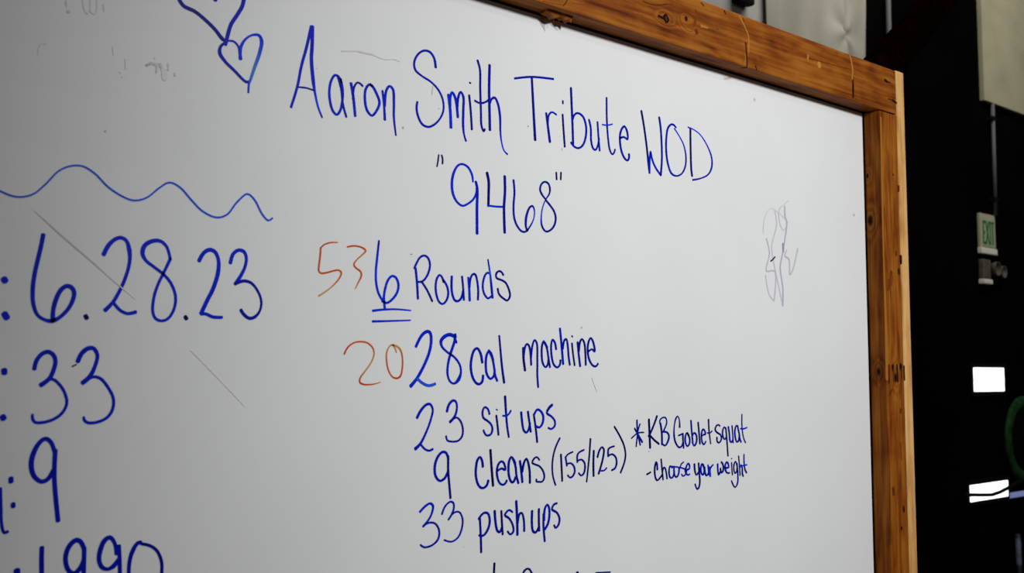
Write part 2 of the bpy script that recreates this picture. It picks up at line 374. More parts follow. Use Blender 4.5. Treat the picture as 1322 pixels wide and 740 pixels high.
WRITING = [
  ('heading_lettering', 'first word of the blue heading', 'blue', "-13661,20542,48,55 -13727,20254,45,55 -13798,19998,43,55 -13855,19714,40,55 -13943,19431,37,55;-13643,20546,56,55 -13644,20293,56,55 -13651,20114,56,55 -13619,19833,57,55 -13591,19683,39,70 -13537,19494,34,75 -13476,19375,29,40;-13835,19711,24,30 -13718,19721,25,30 -13612,19708,25,30;-13187,19889,44,55 -13225,19954,43,55 -13286,19970,35,55 -13345,19883,39,55 -13371,19744,41,55 -13359,19612,43,55 -13312,19486,43,55 -13252,19447,36,55 -13200,19505,39,55 -13168,19634,42,55 -13165,19803,43,55 -13199,19932,44,55;-13246,19968,38,40 -13186,19799,38,40 -13157,19602,38,40 -13101,19442,38,40;-13033,19906,50,55 -12996,19742,47,55 -12960,19476,44,55;-13001,19696,34,40 -12979,19870,33,40 -12931,19933,29,40 -12885,19928,33,40 -12844,19901,35,40;-12694,19932,40,55 -12735,19943,36,55 -12795,19868,41,55 -12804,19706,44,55 -12764,19576,45,55 -12689,19524,36,55 -12615,19600,39,55 -12566,19724,45,55 -12618,19842,46,55 -12680,19923,45,55 -12722,19946,43,55;-12518,19894,40,55 -12488,19690,40,55 -12474,19503,48,55;-12476,19692,44,55 -12456,19905,43,55 -12401,19980,36,55 -12343,19948,47,55 -12324,19764,46,55 -12322,19554,40,55 -12285,19315,29,30"),
  ('heading_lettering', 'second word of the blue heading', 'blue', "-11595,20399,50,45 -11620,20515,45,45 -11691,20593,40,45 -11796,20599,33,45 -11909,20526,34,45 -11978,20397,39,45 -11960,20293,43,45 -11853,20230,33,45 -11672,20167,34,45 -11535,20070,37,45 -11458,19938,38,45 -11451,19794,36,45 -11517,19662,31,45 -11623,19562,34,45 -11728,19517,34,45 -11832,19541,40,45 -11907,19648,43,45 -11932,19763,42,45 -11918,19841,40,45;-11360,20040,51,60 -11324,19815,54,60 -11310,19573,57,60;-11325,19888,50,60 -11322,20022,48,60 -11288,20089,39,60 -11241,20036,52,60 -11203,19908,52,60 -11183,19744,51,60;-11193,19860,46,50 -11172,20048,45,50 -11128,20122,37,50 -11081,20064,49,50 -11080,19855,48,50 -11082,19633,48,50 -11062,19501,36,50 -11027,19420,39,50;-10969,20100,43,25 -10939,19877,43,25 -10916,19604,42,25;-10964,20288,29,5 -10941,20287,29,5;-10810,20649,44,30 -10764,20532,44,30 -10756,20232,43,30 -10742,19910,43,30 -10729,19687,43,30 -10689,19613,39,30 -10663,19647,36,30;-10860,20040,36,40 -10762,20019,33,40 -10631,20066,32,40 -10582,20112,34,40;-10573,20624,53,35 -10582,20263,53,35 -10572,19887,53,35 -10565,19650,53,35;-10565,20052,42,45 -10532,20120,37,45 -10466,20150,42,45 -10406,20066,49,45 -10365,19895,48,45 -10355,19643,38,45 -10331,19495,31,70 -10280,19376,27,70 -10213,19334,31,40"),
  ('heading_lettering', 'third word of the blue heading', 'blue', "-10070,20515,34,40 -9708,20606,35,40 -9239,20658,36,40;-9708,20592,48,30 -9678,20158,53,30 -9639,19635,58,30;-9401,20089,47,40 -9364,19887,52,40 -9323,19651,56,40;-9364,19910,42,50 -9347,20063,39,50 -9277,20127,30,50 -9177,20102,35,50;-9040,20124,44,20 -9019,19870,44,20 -8994,19621,44,20;-9033,20345,37,10 -9033,20303,37,10;-8850,20584,52,30 -8835,20298,52,30 -8817,19971,51,30 -8806,19666,51,30;-8827,20040,43,45 -8776,20161,39,45 -8692,20206,35,45 -8574,20163,47,45 -8507,20018,50,45 -8516,19850,47,45 -8578,19711,40,45 -8679,19642,33,45 -8779,19651,39,45 -8855,19706,43,45;-8438,20137,47,40 -8398,20011,47,40 -8390,19797,47,40 -8346,19684,45,40 -8288,19668,33,40 -8228,19760,42,40 -8206,19872,45,40;-8238,20132,44,40 -8220,19918,44,40 -8191,19669,44,40;-8017,20568,44,35 -8014,20191,44,35 -7988,19904,44,35 -7948,19715,45,35 -7892,19650,34,35 -7842,19686,36,35 -7820,19740,40,35;-8127,20108,25,60 -8004,20115,25,60 -7879,20154,25,60;-7695,19946,35,40 -7600,19980,36,40 -7510,19956,43,40 -7519,20083,54,40 -7580,20161,41,40 -7642,20119,43,40 -7694,20008,50,40 -7693,19849,53,40 -7651,19707,52,40 -7579,19619,47,40 -7514,19598,35,40 -7477,19645,49,40 -7476,19706,53,40"),
  ('heading_lettering', 'last word of the blue heading, in capitals', 'blue', "-7153,20491,52,15 -7087,20228,52,15 -7022,19887,52,15 -6984,19613,52,15 -6958,19458,52,15;-6958,19476,51,55 -6947,19711,51,55 -6924,19831,38,55 -6884,19696,52,55 -6797,19567,49,55 -6662,19455,47,55;-6662,19455,52,35 -6628,19754,52,35 -6637,20107,53,35 -6659,20317,54,35 -6689,20455,54,35;-6237,20346,40,40 -6292,20381,41,40 -6366,20382,35,40 -6459,20300,47,40 -6506,20103,52,40 -6510,19888,54,40 -6470,19680,54,40 -6381,19525,48,40 -6252,19493,30,40 -6102,19548,34,40 -5994,19694,44,40 -5975,19889,44,40 -6036,20074,36,60 -6146,20203,30,70 -6282,20323,33,50;-5839,20390,56,15 -5839,20054,56,15 -5828,19667,56,15 -5807,19548,57,15;-5904,20404,28,40 -5744,20385,24,70 -5551,20315,28,70 -5359,20146,36,60 -5244,19964,47,40 -5236,19791,51,40 -5331,19643,33,40 -5529,19545,28,40 -5793,19477,37,40"),
  ('heading_lettering', 'blue quoted figures under the heading', 'blue', "-11531,19146,28,5 -11543,19060,28,5 -11562,18974,27,5;-11477,19147,32,10 -11459,19091,32,10 -11463,19028,31,10;-10891,18837,33,70 -10909,18934,43,60 -10982,19035,40,60 -11085,19071,33,60 -11175,19040,34,60 -11255,18921,46,60 -11287,18780,49,60 -11269,18625,50,60 -11197,18515,40,60 -11095,18465,33,60 -10980,18509,33,60 -10877,18589,36,60 -10825,18685,41,60 -10820,18775,43,60;-10839,18843,49,50 -10810,18756,52,50 -10814,18456,54,50 -10810,18088,56,50;-10620,19000,56,15 -10588,18883,54,15 -10588,18701,51,15 -10593,18515,49,15;-10601,18519,32,65 -10454,18520,32,65 -10291,18531,32,65;-10269,18993,54,30 -10264,18758,53,30 -10283,18531,53,30 -10269,18150,54,30;-10090,18957,44,40 -10071,18780,43,40 -10090,18572,43,40 -10076,18388,44,40 -10015,18271,41,40 -9918,18197,35,40 -9833,18205,33,40 -9762,18274,31,40 -9676,18406,25,70 -9656,18534,30,60 -9690,18603,36,40 -9747,18587,36,40 -9804,18498,46,40 -9838,18370,52,40 -9833,18267,44,40 -9805,18218,43,40;-9415,18738,31,30 -9502,18812,41,30 -9537,18882,42,30 -9502,18971,35,30 -9429,19011,31,30 -9355,18988,40,30 -9323,18907,43,30 -9341,18830,33,30 -9415,18738,24,70 -9479,18615,26,75 -9512,18464,30,60 -9498,18319,42,30 -9417,18242,33,30 -9314,18272,33,30 -9225,18365,41,30 -9201,18473,47,30 -9239,18576,41,30 -9415,18727,39,30;-9185,19186,38,5 -9177,19077,38,5;-9080,19199,38,5 -9087,19088,37,5"),
  ('number_lettering', 'red-orange figures "53" left of the first line', 'orange', "-13210,17760,15,50 -13325,17749,20,10 -13422,17712,21,10 -13469,17668,21,10;-13469,17673,28,20 -13478,17553,28,20 -13494,17429,28,20 -13495,17371,28,20 -13464,17343,24,20 -13381,17352,24,20 -13278,17383,24,20 -13190,17398,24,20 -13149,17368,29,20 -13182,17290,24,40 -13316,17158,21,85 -13490,17047,26,85;-13060,17713,24,20 -12942,17737,24,20 -12823,17722,26,20 -12767,17687,30,20 -12821,17628,22,60 -12914,17549,22,70 -12954,17487,27,20 -12912,17441,27,20 -12847,17404,28,20 -12833,17347,29,20 -12882,17253,22,50 -12928,17170,15,70"),
  ('number_lettering', 'blue doubly underlined figure 6', 'blue', "-12552,17838,30,30 -12578,17619,39,65 -12598,17416,39,65 -12589,17252,39,65 -12550,17126,39,65 -12470,17020,38,65;-12447,16939,42,65 -12462,17076,42,65 -12445,17187,41,65 -12395,17318,39,65 -12327,17376,34,65 -12258,17351,40,65 -12220,17254,43,65 -12245,17151,40,65 -12335,17049,37,65 -12414,17006,34,65 -12493,17028,35,65;-12643,16891,37,65 -12469,16914,31,65 -12242,16927,26,65 -12006,16920,20,65;-12645,16749,35,65 -12422,16761,28,65 -12009,16786,20,65"),
  ('word_lettering', 'blue word beside the underlined 6', 'blue', "-11930,17510,42,50 -11903,17310,42,50 -11885,17089,42,50;-11951,17505,36,50 -11914,17577,36,50 -11857,17659,33,50 -11783,17694,31,50 -11716,17669,37,50 -11677,17580,40,50 -11698,17473,38,50 -11756,17377,35,50 -11821,17328,32,50 -11887,17321,31,50;-11821,17325,35,30 -11729,17221,36,30 -11633,17065,37,30;-11432,17348,40,50 -11462,17415,38,50 -11504,17439,32,50 -11551,17390,38,50 -11574,17276,40,50 -11558,17158,40,50 -11510,17061,37,50 -11442,17036,31,50 -11379,17087,37,50 -11345,17182,41,50 -11367,17287,40,50 -11432,17370,38,50;-11281,17433,44,50 -11286,17278,45,50 -11263,17159,44,50 -11219,17094,39,50 -11158,17091,35,50 -11102,17140,42,50 -11071,17236,44,50;-11093,17444,38,30 -11071,17290,38,30 -11056,17109,38,30;-10975,17434,42,65 -10956,17269,45,65 -10947,17107,48,65;-10951,17297,40,40 -10930,17434,39,40 -10886,17491,32,40 -10841,17487,39,40 -10801,17373,41,40 -10786,17251,41,40 -10791,17128,41,40;-10560,17518,32,50 -10615,17527,32,50 -10669,17463,39,50 -10700,17324,41,50 -10669,17216,40,50 -10595,17154,32,50 -10517,17203,34,50;-10600,17723,27,10 -10560,17539,36,80 -10532,17347,47,50 -10509,17169,47,50;-10294,17514,38,25 -10337,17560,34,25 -10393,17564,31,25 -10440,17519,38,25 -10430,17464,36,25 -10346,17441,32,25 -10252,17405,36,25 -10186,17310,40,25 -10162,17214,41,25 -10215,17141,31,25 -10290,17166,34,25 -10383,17230,38,25 -10406,17306,40,25"),
  ('number_lettering', 'orange figures "20" left of the second line', 'orange', "-13089,16309,26,10 -13033,16399,25,5 -12934,16460,23,30 -12825,16476,23,30 -12715,16458,24,20 -12633,16392,26,30 -12615,16316,26,60 -12661,16203,23,80 -12761,16084,24,80 -12836,15994,25,20 -12840,15946,28,0 -12793,15918,24,0 -12691,15911,21,10 -12589,15922,17,40 -12504,15945,13,80;-12246,16342,21,80 -12273,16406,29,85 -12317,16443,22,40 -12370,16414,23,80 -12409,16333,25,60 -12408,16234,27,40 -12384,16121,26,30 -12322,16023,24,30 -12242,15994,26,0 -12175,16023,29,0 -12146,16123,27,20 -12142,16251,27,30 -12171,16365,30,50 -12229,16421,30,80 -12309,16445,28,90"),
  ('number_lettering', 'bold blue number before the second line', 'blue', "-11914,16427,47,60 -11865,16515,47,60 -11796,16601,50,60 -11717,16641,49,60 -11666,16622,53,60 -11647,16520,51,60 -11674,16373,50,60 -11756,16197,48,60 -11892,15994,50,60 -12000,15887,58,60;-11883,15987,46,80 -11791,15925,44,80 -11679,15892,43,80 -11571,15918,44,80;-11206,16574,55,55 -11306,16608,53,55 -11411,16577,57,55 -11474,16509,58,55 -11454,16436,41,55 -11362,16363,35,55 -11227,16291,36,55 -11130,16188,38,55 -11106,16083,40,55 -11148,15979,63,55 -11235,15920,32,55 -11312,15957,37,55 -11351,16053,41,55 -11342,16201,44,55 -11295,16349,47,55 -11228,16514,48,55 -11213,16616,45,55;-11229,16589,36,50 -11190,16497,37,50"),
  ('word_lettering', 'blue second-line word after the number', 'blue', "-10705,16222,49,45 -10739,16353,47,45 -10802,16424,39,45 -10862,16393,45,45 -10912,16267,48,45 -10921,16133,48,45 -10883,15999,46,45 -10816,15924,41,45 -10760,15910,38,45 -10704,15949,47,45 -10689,16033,49,45;-10495,16254,47,50 -10536,16356,45,50 -10581,16386,38,50 -10627,16312,47,50 -10637,16168,47,50 -10615,16050,45,50 -10546,15986,36,50 -10478,16033,45,50 -10467,16118,48,50;-10581,16398,43,50 -10513,16288,44,50 -10472,16135,45,50 -10455,16033,45,50 -10414,15957,43,50;-10376,16616,37,30 -10348,16376,41,30 -10317,16136,45,30 -10278,15931,48,30"),
  ('word_lettering', 'blue word ending the second line', 'blue', "-9893,16444,50,20 -9886,16278,50,20 -9857,16112,50,20;-9881,16331,43,35 -9856,16462,42,35 -9815,16507,32,35 -9772,16473,42,35 -9740,16332,44,35 -9731,16196,44,35;-9733,16297,41,35 -9706,16474,41,35 -9662,16568,33,35 -9615,16529,42,35 -9601,16264,42,35 -9602,16034,42,35 -9585,15862,42,35;-9390,16462,41,35 -9465,16555,34,35 -9500,16495,44,35 -9510,16353,45,35 -9490,16229,43,35 -9429,16162,32,35 -9376,16213,43,35 -9366,16320,45,35;-9470,16558,39,35 -9403,16462,41,35 -9366,16302,42,35 -9334,16163,42,35;-9201,16438,45,35 -9226,16537,44,35 -9277,16584,34,35 -9307,16499,45,35 -9295,16320,45,35 -9253,16205,41,35 -9177,16160,32,35 -9118,16206,42,35 -9108,16269,46,35;-9116,16759,46,50 -9086,16540,49,50 -9049,16215,51,50;-9053,16450,43,35 -9022,16577,41,35 -8975,16597,39,35 -8945,16488,44,35 -8927,16325,44,35 -8902,16202,44,35;-8853,16536,39,10 -8828,16363,39,10 -8795,16196,39,10;-8858,16652,28,5 -8837,16638,28,5;-8727,16556,47,35 -8702,16365,47,35 -8672,16182,47,35;-8697,16420,44,20 -8669,16567,43,20 -8627,16608,32,20 -8576,16550,45,20 -8551,16367,45,20 -8544,16205,45,20;-8484,16414,36,35 -8403,16452,33,35 -8338,16422,48,35 -8375,16573,47,35 -8428,16630,34,35 -8483,16552,47,35 -8497,16404,48,35 -8458,16276,45,35 -8378,16193,38,35 -8310,16184,34,35 -8261,16226,40,35"),
  ('number_lettering', 'blue number starting the third line', 'blue', "-11887,15455,46,50 -11820,15556,45,50 -11724,15633,41,50 -11657,15636,38,50 -11613,15561,38,50 -11639,15446,37,50 -11717,15272,37,50 -11828,15100,43,50 -11912,15037,57,50;-11817,15091,34,50 -11749,15027,33,50 -11670,15001,31,50 -11609,15021,39,50;-11359,15532,47,50 -11329,15618,46,50 -11260,15680,40,50 -11201,15670,37,50 -11177,15598,37,50 -11200,15490,41,50 -11246,15428,44,50 -11305,15384,46,50;-11288,15398,30,35 -11188,15444,28,35 -11116,15397,34,35 -11068,15287,37,35 -11080,15179,36,35 -11151,15118,30,35 -11268,15110,28,35 -11350,15131,31,35 -11373,15189,35,35"),
  ('word_lettering', 'blue word after the number of the third line', 'blue', "-10565,15479,40,40 -10595,15550,36,40 -10657,15578,32,40 -10698,15516,41,40 -10683,15429,38,40 -10607,15384,34,40 -10532,15327,37,40 -10507,15252,42,40 -10544,15183,35,40 -10631,15178,32,40 -10680,15248,37,40;-10432,15454,39,20 -10407,15305,39,20 -10389,15174,39,20;-10435,15544,19,5 -10409,15532,19,5;-10260,15728,50,10 -10237,15450,43,40 -10216,15280,42,40 -10185,15133,35,10;-10305,15448,30,60 -10211,15453,32,60 -10144,15518,36,60"),
  ('word_lettering', 'blue word ending the third line', 'blue', "-9936,15491,46,40 -9918,15348,46,40 -9884,15223,43,40 -9826,15189,36,40 -9773,15258,45,40 -9760,15324,47,40;-9799,15497,44,30 -9773,15363,44,30 -9741,15199,44,30;-9679,15457,41,25 -9640,15263,42,25 -9608,15041,42,25;-9671,15447,43,50 -9612,15523,38,50 -9545,15508,39,50 -9483,15433,47,50 -9491,15327,47,50 -9559,15257,36,50 -9640,15283,35,50;-9285,15591,46,40 -9354,15547,50,40 -9404,15470,44,40 -9313,15419,35,40 -9236,15349,41,40 -9236,15271,41,40 -9314,15225,31,40 -9374,15246,34,40"),
  ('number_lettering', 'blue figure 9 starting the fourth line', 'blue', "-11329,14864,45,45 -11368,14956,41,45 -11442,14971,39,45 -11529,14896,45,45 -11572,14775,47,45 -11557,14650,44,45 -11483,14579,36,45 -11396,14607,43,45 -11331,14705,46,45;-11333,14909,42,25 -11332,14717,42,25 -11313,14534,41,25 -11288,14329,41,25"),
  ('word_lettering', 'blue word after the figure 9', 'blue', "-10691,14731,46,35 -10706,14821,45,35 -10747,14871,35,35 -10796,14825,46,35 -10820,14723,47,35 -10823,14620,46,35 -10795,14515,44,35 -10746,14447,38,35 -10684,14428,36,35 -10614,14462,44,35 -10586,14528,47,35;-10545,14962,46,5 -10523,14717,46,5 -10494,14449,46,5;-10402,14658,35,35 -10330,14686,33,35 -10254,14663,42,35 -10280,14757,40,35 -10330,14789,33,35 -10388,14752,41,35 -10419,14670,44,35 -10412,14575,43,35 -10373,14488,38,35 -10309,14450,32,35 -10251,14470,38,35 -10226,14506,42,35;-10054,14746,43,35 -10098,14812,41,35 -10139,14841,38,35 -10179,14784,47,35 -10193,14668,48,35 -10179,14561,46,35 -10135,14481,40,35 -10091,14481,42,35 -10051,14543,46,35;-10106,14818,42,30 -10054,14714,44,30 -10032,14563,44,30 -9993,14454,43,30;-9963,14775,48,40 -9936,14633,48,40 -9914,14465,48,40;-9914,14621,46,20 -9884,14737,45,20 -9832,14803,34,20 -9794,14743,44,20 -9764,14601,46,20 -9760,14445,46,20;-9562,14770,33,20 -9613,14816,28,20 -9673,14797,34,20 -9711,14739,38,20 -9651,14709,29,20 -9560,14677,31,20 -9483,14597,36,20 -9460,14508,40,20 -9499,14450,32,20 -9575,14447,28,20 -9629,14458,31,20 -9624,14485,39,20"),
  ('number_lettering', 'blue bracketed weights after the fourth line', 'blue', "-9126,15082,34,20 -9212,14959,35,20 -9269,14819,36,20 -9292,14663,36,20 -9275,14505,35,20 -9222,14376,34,20;-9105,14831,41,5 -9090,14621,41,5 -9079,14430,41,5;-8843,14860,28,15 -8952,14828,29,15 -9005,14783,32,15;-9005,14791,39,40 -8976,14654,39,40;-8982,14678,30,35 -8895,14690,30,35 -8821,14638,38,35 -8803,14557,43,35 -8850,14488,36,35 -8912,14472,29,35 -8958,14510,34,35;-8591,14880,30,30 -8697,14849,32,30 -8744,14803,40,30 -8744,14698,40,30;-8744,14714,31,30 -8658,14734,30,30 -8587,14682,39,30 -8574,14593,43,30 -8605,14514,39,30 -8664,14488,29,30 -8715,14528,34,30;-8447,15045,41,5 -8473,14799,39,5 -8510,14557,36,5 -8538,14384,34,5;-8372,14856,46,5 -8383,14664,46,5 -8380,14465,46,5;-8288,14754,43,15 -8244,14854,41,15 -8183,14905,31,15 -8139,14866,44,15 -8160,14735,44,15 -8210,14606,43,15 -8264,14494,43,15;-8247,14542,27,50 -8138,14536,28,50 -8076,14574,32,50;-7892,14908,30,20 -7987,14892,31,20 -8036,14861,42,20 -8037,14754,43,20;-8032,14765,32,30 -7943,14783,31,30 -7859,14729,40,30 -7840,14636,46,30 -7879,14559,39,30 -7961,14530,33,30;-7889,15221,35,5 -7760,15067,36,5 -7661,14912,39,5 -7625,14768,41,5 -7652,14644,40,5 -7747,14481,39,5"),
  ('note_lettering', 'asterisk before the small blue side note', 'blue', "-7338,15309,40,25 -7332,15181,38,25 -7325,15079,37,25 -7350,14958,35,25 -7362,14882,33,25;-7261,15246,32,25 -7301,15170,33,25 -7325,15089,33,25;-7399,15178,34,25 -7325,15089,38,25 -7210,14947,43,25;-7165,15104,24,20 -7325,15097,26,20 -7478,15018,28,20;-7318,15079,38,35 -7261,14903,38,35"),
  ('note_lettering', 'capital letters opening the small blue note', 'blue', "-7038,15312,52,3 -7026,15100,52,3 -7014,14847,52,3;-6829,15364,45,12 -6912,15221,44,12 -7010,15079,42,12 -7055,15039,39,12;-7023,15059,39,10 -6916,14977,38,10 -6785,14900,37,10;-6742,15237,49,20 -6712,15090,49,20 -6707,14891,50,20;-6753,15237,38,30 -6757,15290,35,30 -6683,15335,26,30 -6604,15328,30,30 -6578,15253,39,30 -6620,15171,36,30 -6679,15094,35,30;-6679,15099,32,35 -6572,15085,36,35 -6524,15021,50,35 -6559,14927,46,35 -6630,14867,33,35 -6707,14904,35,35"),
  ('note_lettering', 'middle word of the small blue note, first row', 'blue', "-6238,15165,50,25 -6244,15287,32,25 -6285,15350,22,25 -6336,15311,40,25 -6380,15185,31,25 -6388,15026,46,25 -6352,14909,44,25 -6261,14823,34,25 -6193,14837,34,25 -6158,14891,40,25;-6155,15050,47,25 -6149,14933,47,25 -6138,14810,46,25;-6274,15022,30,20 -6206,15036,31,20 -6155,15052,32,20;-5994,15007,39,30 -6044,15061,30,30 -6088,14995,47,30 -6082,14888,45,30 -6032,14832,30,30 -5980,14873,45,30 -5969,14958,46,30 -6027,15055,43,30;-5929,15265,46,20 -5912,15089,45,20 -5886,14887,45,20;-5904,14982,45,40 -5852,15053,34,40 -5792,15022,44,40 -5774,14946,50,40 -5806,14859,45,40 -5857,14836,34,40 -5896,14900,45,40;-5731,15228,46,15 -5710,15057,46,15 -5688,14861,46,15;-5640,14991,32,30 -5578,15015,31,30 -5532,15023,47,30 -5566,15097,39,30 -5607,15102,37,30 -5639,15042,46,30 -5641,14941,46,30 -5612,14864,40,30 -5571,14847,32,30 -5525,14892,40,30;-5437,15271,47,10 -5431,15112,43,10 -5413,14984,39,10 -5385,14849,34,10;-5484,15043,25,40 -5412,15035,26,40 -5338,15070,30,40"),
  ('note_lettering', 'last word of the small blue note, first row', 'blue', "-5114,15147,35,15 -5145,15171,28,15 -5209,15160,36,15 -5253,15093,46,15 -5202,15040,34,15 -5097,14992,37,15 -5077,14920,45,15 -5142,14858,30,15 -5201,14886,41,15 -5204,14951,46,15;-4934,15077,39,35 -4986,15128,30,35 -5037,15061,48,35 -5029,14957,46,35 -4970,14910,30,35 -4926,14973,44,35;-4944,15110,44,5 -4917,14901,44,5 -4892,14616,44,5;-4868,15127,48,40 -4839,14990,49,40 -4827,14885,47,40 -4784,14851,30,40 -4744,14895,42,40;-4759,15143,41,30 -4741,14986,41,30 -4734,14843,41,30;-4574,15105,37,30 -4628,15144,34,30 -4674,15063,49,30 -4666,14931,49,30 -4625,14854,35,30 -4565,14875,46,30 -4544,14980,50,30;-4595,15139,46,30 -4544,14980,47,30 -4524,14887,46,30 -4492,14846,41,30;-4456,15339,37,20 -4462,15148,37,20 -4434,14963,36,20 -4392,14869,34,20 -4359,14828,32,20;-4508,15086,29,50 -4408,15081,29,50 -4307,15101,30,50"),
  ('note_lettering', 'dash and first word of the note, second row', 'blue', "-7107,14416,31,0 -7060,14428,32,0 -7004,14448,33,0;-6835,14480,46,20 -6842,14568,45,20 -6865,14604,39,20 -6899,14520,46,20 -6901,14406,45,20 -6870,14322,40,20 -6830,14304,31,20 -6773,14337,37,20 -6715,14383,39,20;-6735,14646,39,10 -6714,14479,39,10 -6692,14306,39,10;-6707,14426,40,20 -6678,14492,37,20 -6640,14500,33,20 -6609,14431,40,20 -6586,14317,41,20;-6443,14490,31,30 -6505,14518,36,30 -6533,14427,45,30 -6512,14342,41,30 -6471,14319,29,30 -6421,14347,42,30 -6397,14430,45,30;-6401,14493,46,40 -6398,14399,44,40 -6363,14334,35,40 -6316,14336,37,40 -6274,14397,45,40 -6265,14465,46,40;-6492,14514,27,50 -6376,14502,27,50 -6259,14484,27,50 -6133,14456,28,50 -6066,14417,39,50 -6084,14370,37,50 -6161,14332,27,50 -6203,14366,33,50;-6140,14569,26,25 -6208,14536,29,25 -6234,14490,33,25;-6074,14433,31,40 -5989,14450,40,40 -5988,14514,44,40 -6030,14537,33,40 -6070,14486,44,40 -6100,14414,47,40 -6067,14364,37,40 -6025,14343,29,40 -5979,14356,32,40"),
  ('note_lettering', 'middle word of the note, second row', 'blue', "-5850,14517,51,15 -5840,14410,49,15 -5802,14333,34,15 -5746,14367,40,15;-5733,14528,48,25 -5717,14338,48,25 -5705,14209,48,25 -5734,14114,44,25 -5786,14091,33,25 -5836,14174,42,25;-5594,14488,33,45 -5646,14505,44,45 -5675,14411,52,45 -5645,14334,40,45 -5592,14342,47,45 -5578,14428,51,45 -5612,14496,48,45;-5569,14449,48,30 -5545,14328,46,30 -5510,14305,32,30 -5465,14346,41,30;-5471,14482,41,40 -5448,14312,41,40;-5427,14441,52,70 -5409,14288,52,70;-5419,14397,37,30 -5373,14455,35,30 -5323,14479,31,30"),
  ('note_lettering', 'last word of the note, second row', 'blue', "-5196,14484,49,35 -5175,14302,44,35 -5114,14359,48,35 -5122,14419,40,35 -5084,14330,35,35 -5036,14371,50,35 -5047,14476,47,35 -5092,14517,39,35;-4976,14406,31,35 -4874,14417,44,35 -4900,14488,44,35 -4937,14507,36,35 -4979,14450,50,35 -4968,14362,47,35 -4914,14314,33,35 -4849,14315,31,35;-4789,14491,36,10 -4783,14374,36,10 -4767,14273,36,10;-4798,14563,22,0 -4776,14560,22,0;-4632,14432,41,20 -4667,14507,28,20 -4715,14459,42,20 -4727,14371,43,20 -4692,14298,30,20 -4644,14327,41,20 -4623,14415,44,20;-4631,14466,44,20 -4608,14275,44,20 -4621,14119,43,20 -4689,14051,29,20 -4744,14083,35,20 -4798,14169,38,20;-4576,14597,38,15 -4557,14428,38,15 -4542,14254,39,15;-4548,14383,44,25 -4509,14437,29,25 -4473,14379,47,25 -4472,14278,47,25 -4445,14232,43,25;-4413,14618,37,20 -4414,14455,41,20 -4388,14341,42,20 -4342,14288,40,20;-4547,14422,26,60 -4434,14420,27,60 -4328,14431,27,60"),
  ('number_lettering', 'blue number 33 starting the fifth line', 'blue', "-11827,14182,38,55 -11732,14253,37,55 -11647,14283,33,55 -11599,14243,42,55 -11624,14136,34,55 -11688,14050,34,55 -11769,13982,39,55;-11762,13990,30,40 -11666,14023,28,40 -11558,14001,29,40 -11488,13899,35,40 -11503,13792,36,40 -11600,13718,31,40 -11749,13700,28,40 -11813,13739,28,40;-11439,14121,35,45 -11396,14210,33,45 -11297,14279,29,45 -11235,14257,32,45 -11230,14172,36,45 -11274,14091,34,45 -11324,14036,33,45;-11318,14044,30,40 -11229,14121,28,40 -11129,14125,26,40 -11067,14023,33,40 -11082,13888,34,40 -11149,13775,31,40 -11272,13728,25,40 -11400,13765,25,40"),
  ('word_lettering', 'blue word after the number 33', 'blue', "-10746,14005,41,30 -10727,13752,41,30 -10719,13527,41,30;-10767,13998,40,40 -10681,14072,36,40 -10592,14062,37,40 -10557,13945,45,40 -10599,13827,43,40 -10681,13757,36,40 -10762,13769,32,40;-10462,14086,47,35 -10445,13918,46,35 -10409,13801,42,35 -10361,13779,39,35 -10321,13837,46,35;-10333,14076,40,15 -10321,13908,40,15 -10306,13739,40,15;-10112,14041,31,35 -10180,14078,31,35 -10265,14014,41,35 -10180,13958,34,35 -10107,13854,38,35 -10095,13764,41,35 -10156,13725,30,35 -10210,13774,33,35;-10038,14195,49,35 -10021,13953,49,35 -10014,13707,49,35;-10014,13855,42,30 -9972,14003,41,30 -9922,14011,35,30 -9885,13906,41,30 -9878,13748,42,30"),
  ('word_lettering', 'blue word ending the fifth line', 'blue', "-9716,14027,48,30 -9722,13856,47,30 -9697,13728,43,30 -9639,13708,38,30 -9582,13772,45,30;-9576,14043,46,25 -9577,13880,45,25 -9570,13725,45,25;-9479,13963,43,35 -9480,13781,43,35 -9455,13560,43,35;-9467,13871,46,45 -9453,14034,46,45 -9401,14097,34,45 -9362,14045,45,45 -9358,13916,47,45 -9389,13809,45,45 -9454,13733,43,45;-9192,14102,33,35 -9258,14088,38,35 -9302,14022,40,35 -9192,13958,36,35 -9140,13862,44,35 -9167,13772,42,35 -9228,13737,31,35 -9254,13779,39,35"),
  ('cut_off_figure', 'blue top of a figure cut off by the bottom edge', 'blue', "-10466,13344,41,5 -10475,13205,41,5 -10479,13040,41,5;-9725,13067,40,15 -9736,13136,37,15 -9772,13180,31,15 -9813,13194,29,15 -9860,13181,35,15 -9898,13138,40,15 -9915,13072,39,15 -9879,12983,31,15 -9796,12973,35,15 -9725,13067,39,15;-9724,13118,45,20 -9722,12896,45,20;-8759,13015,64,10 -8752,12882,64,10;-8346,12968,20,30 -8185,12953,23,30 -8009,12938,25,30"),
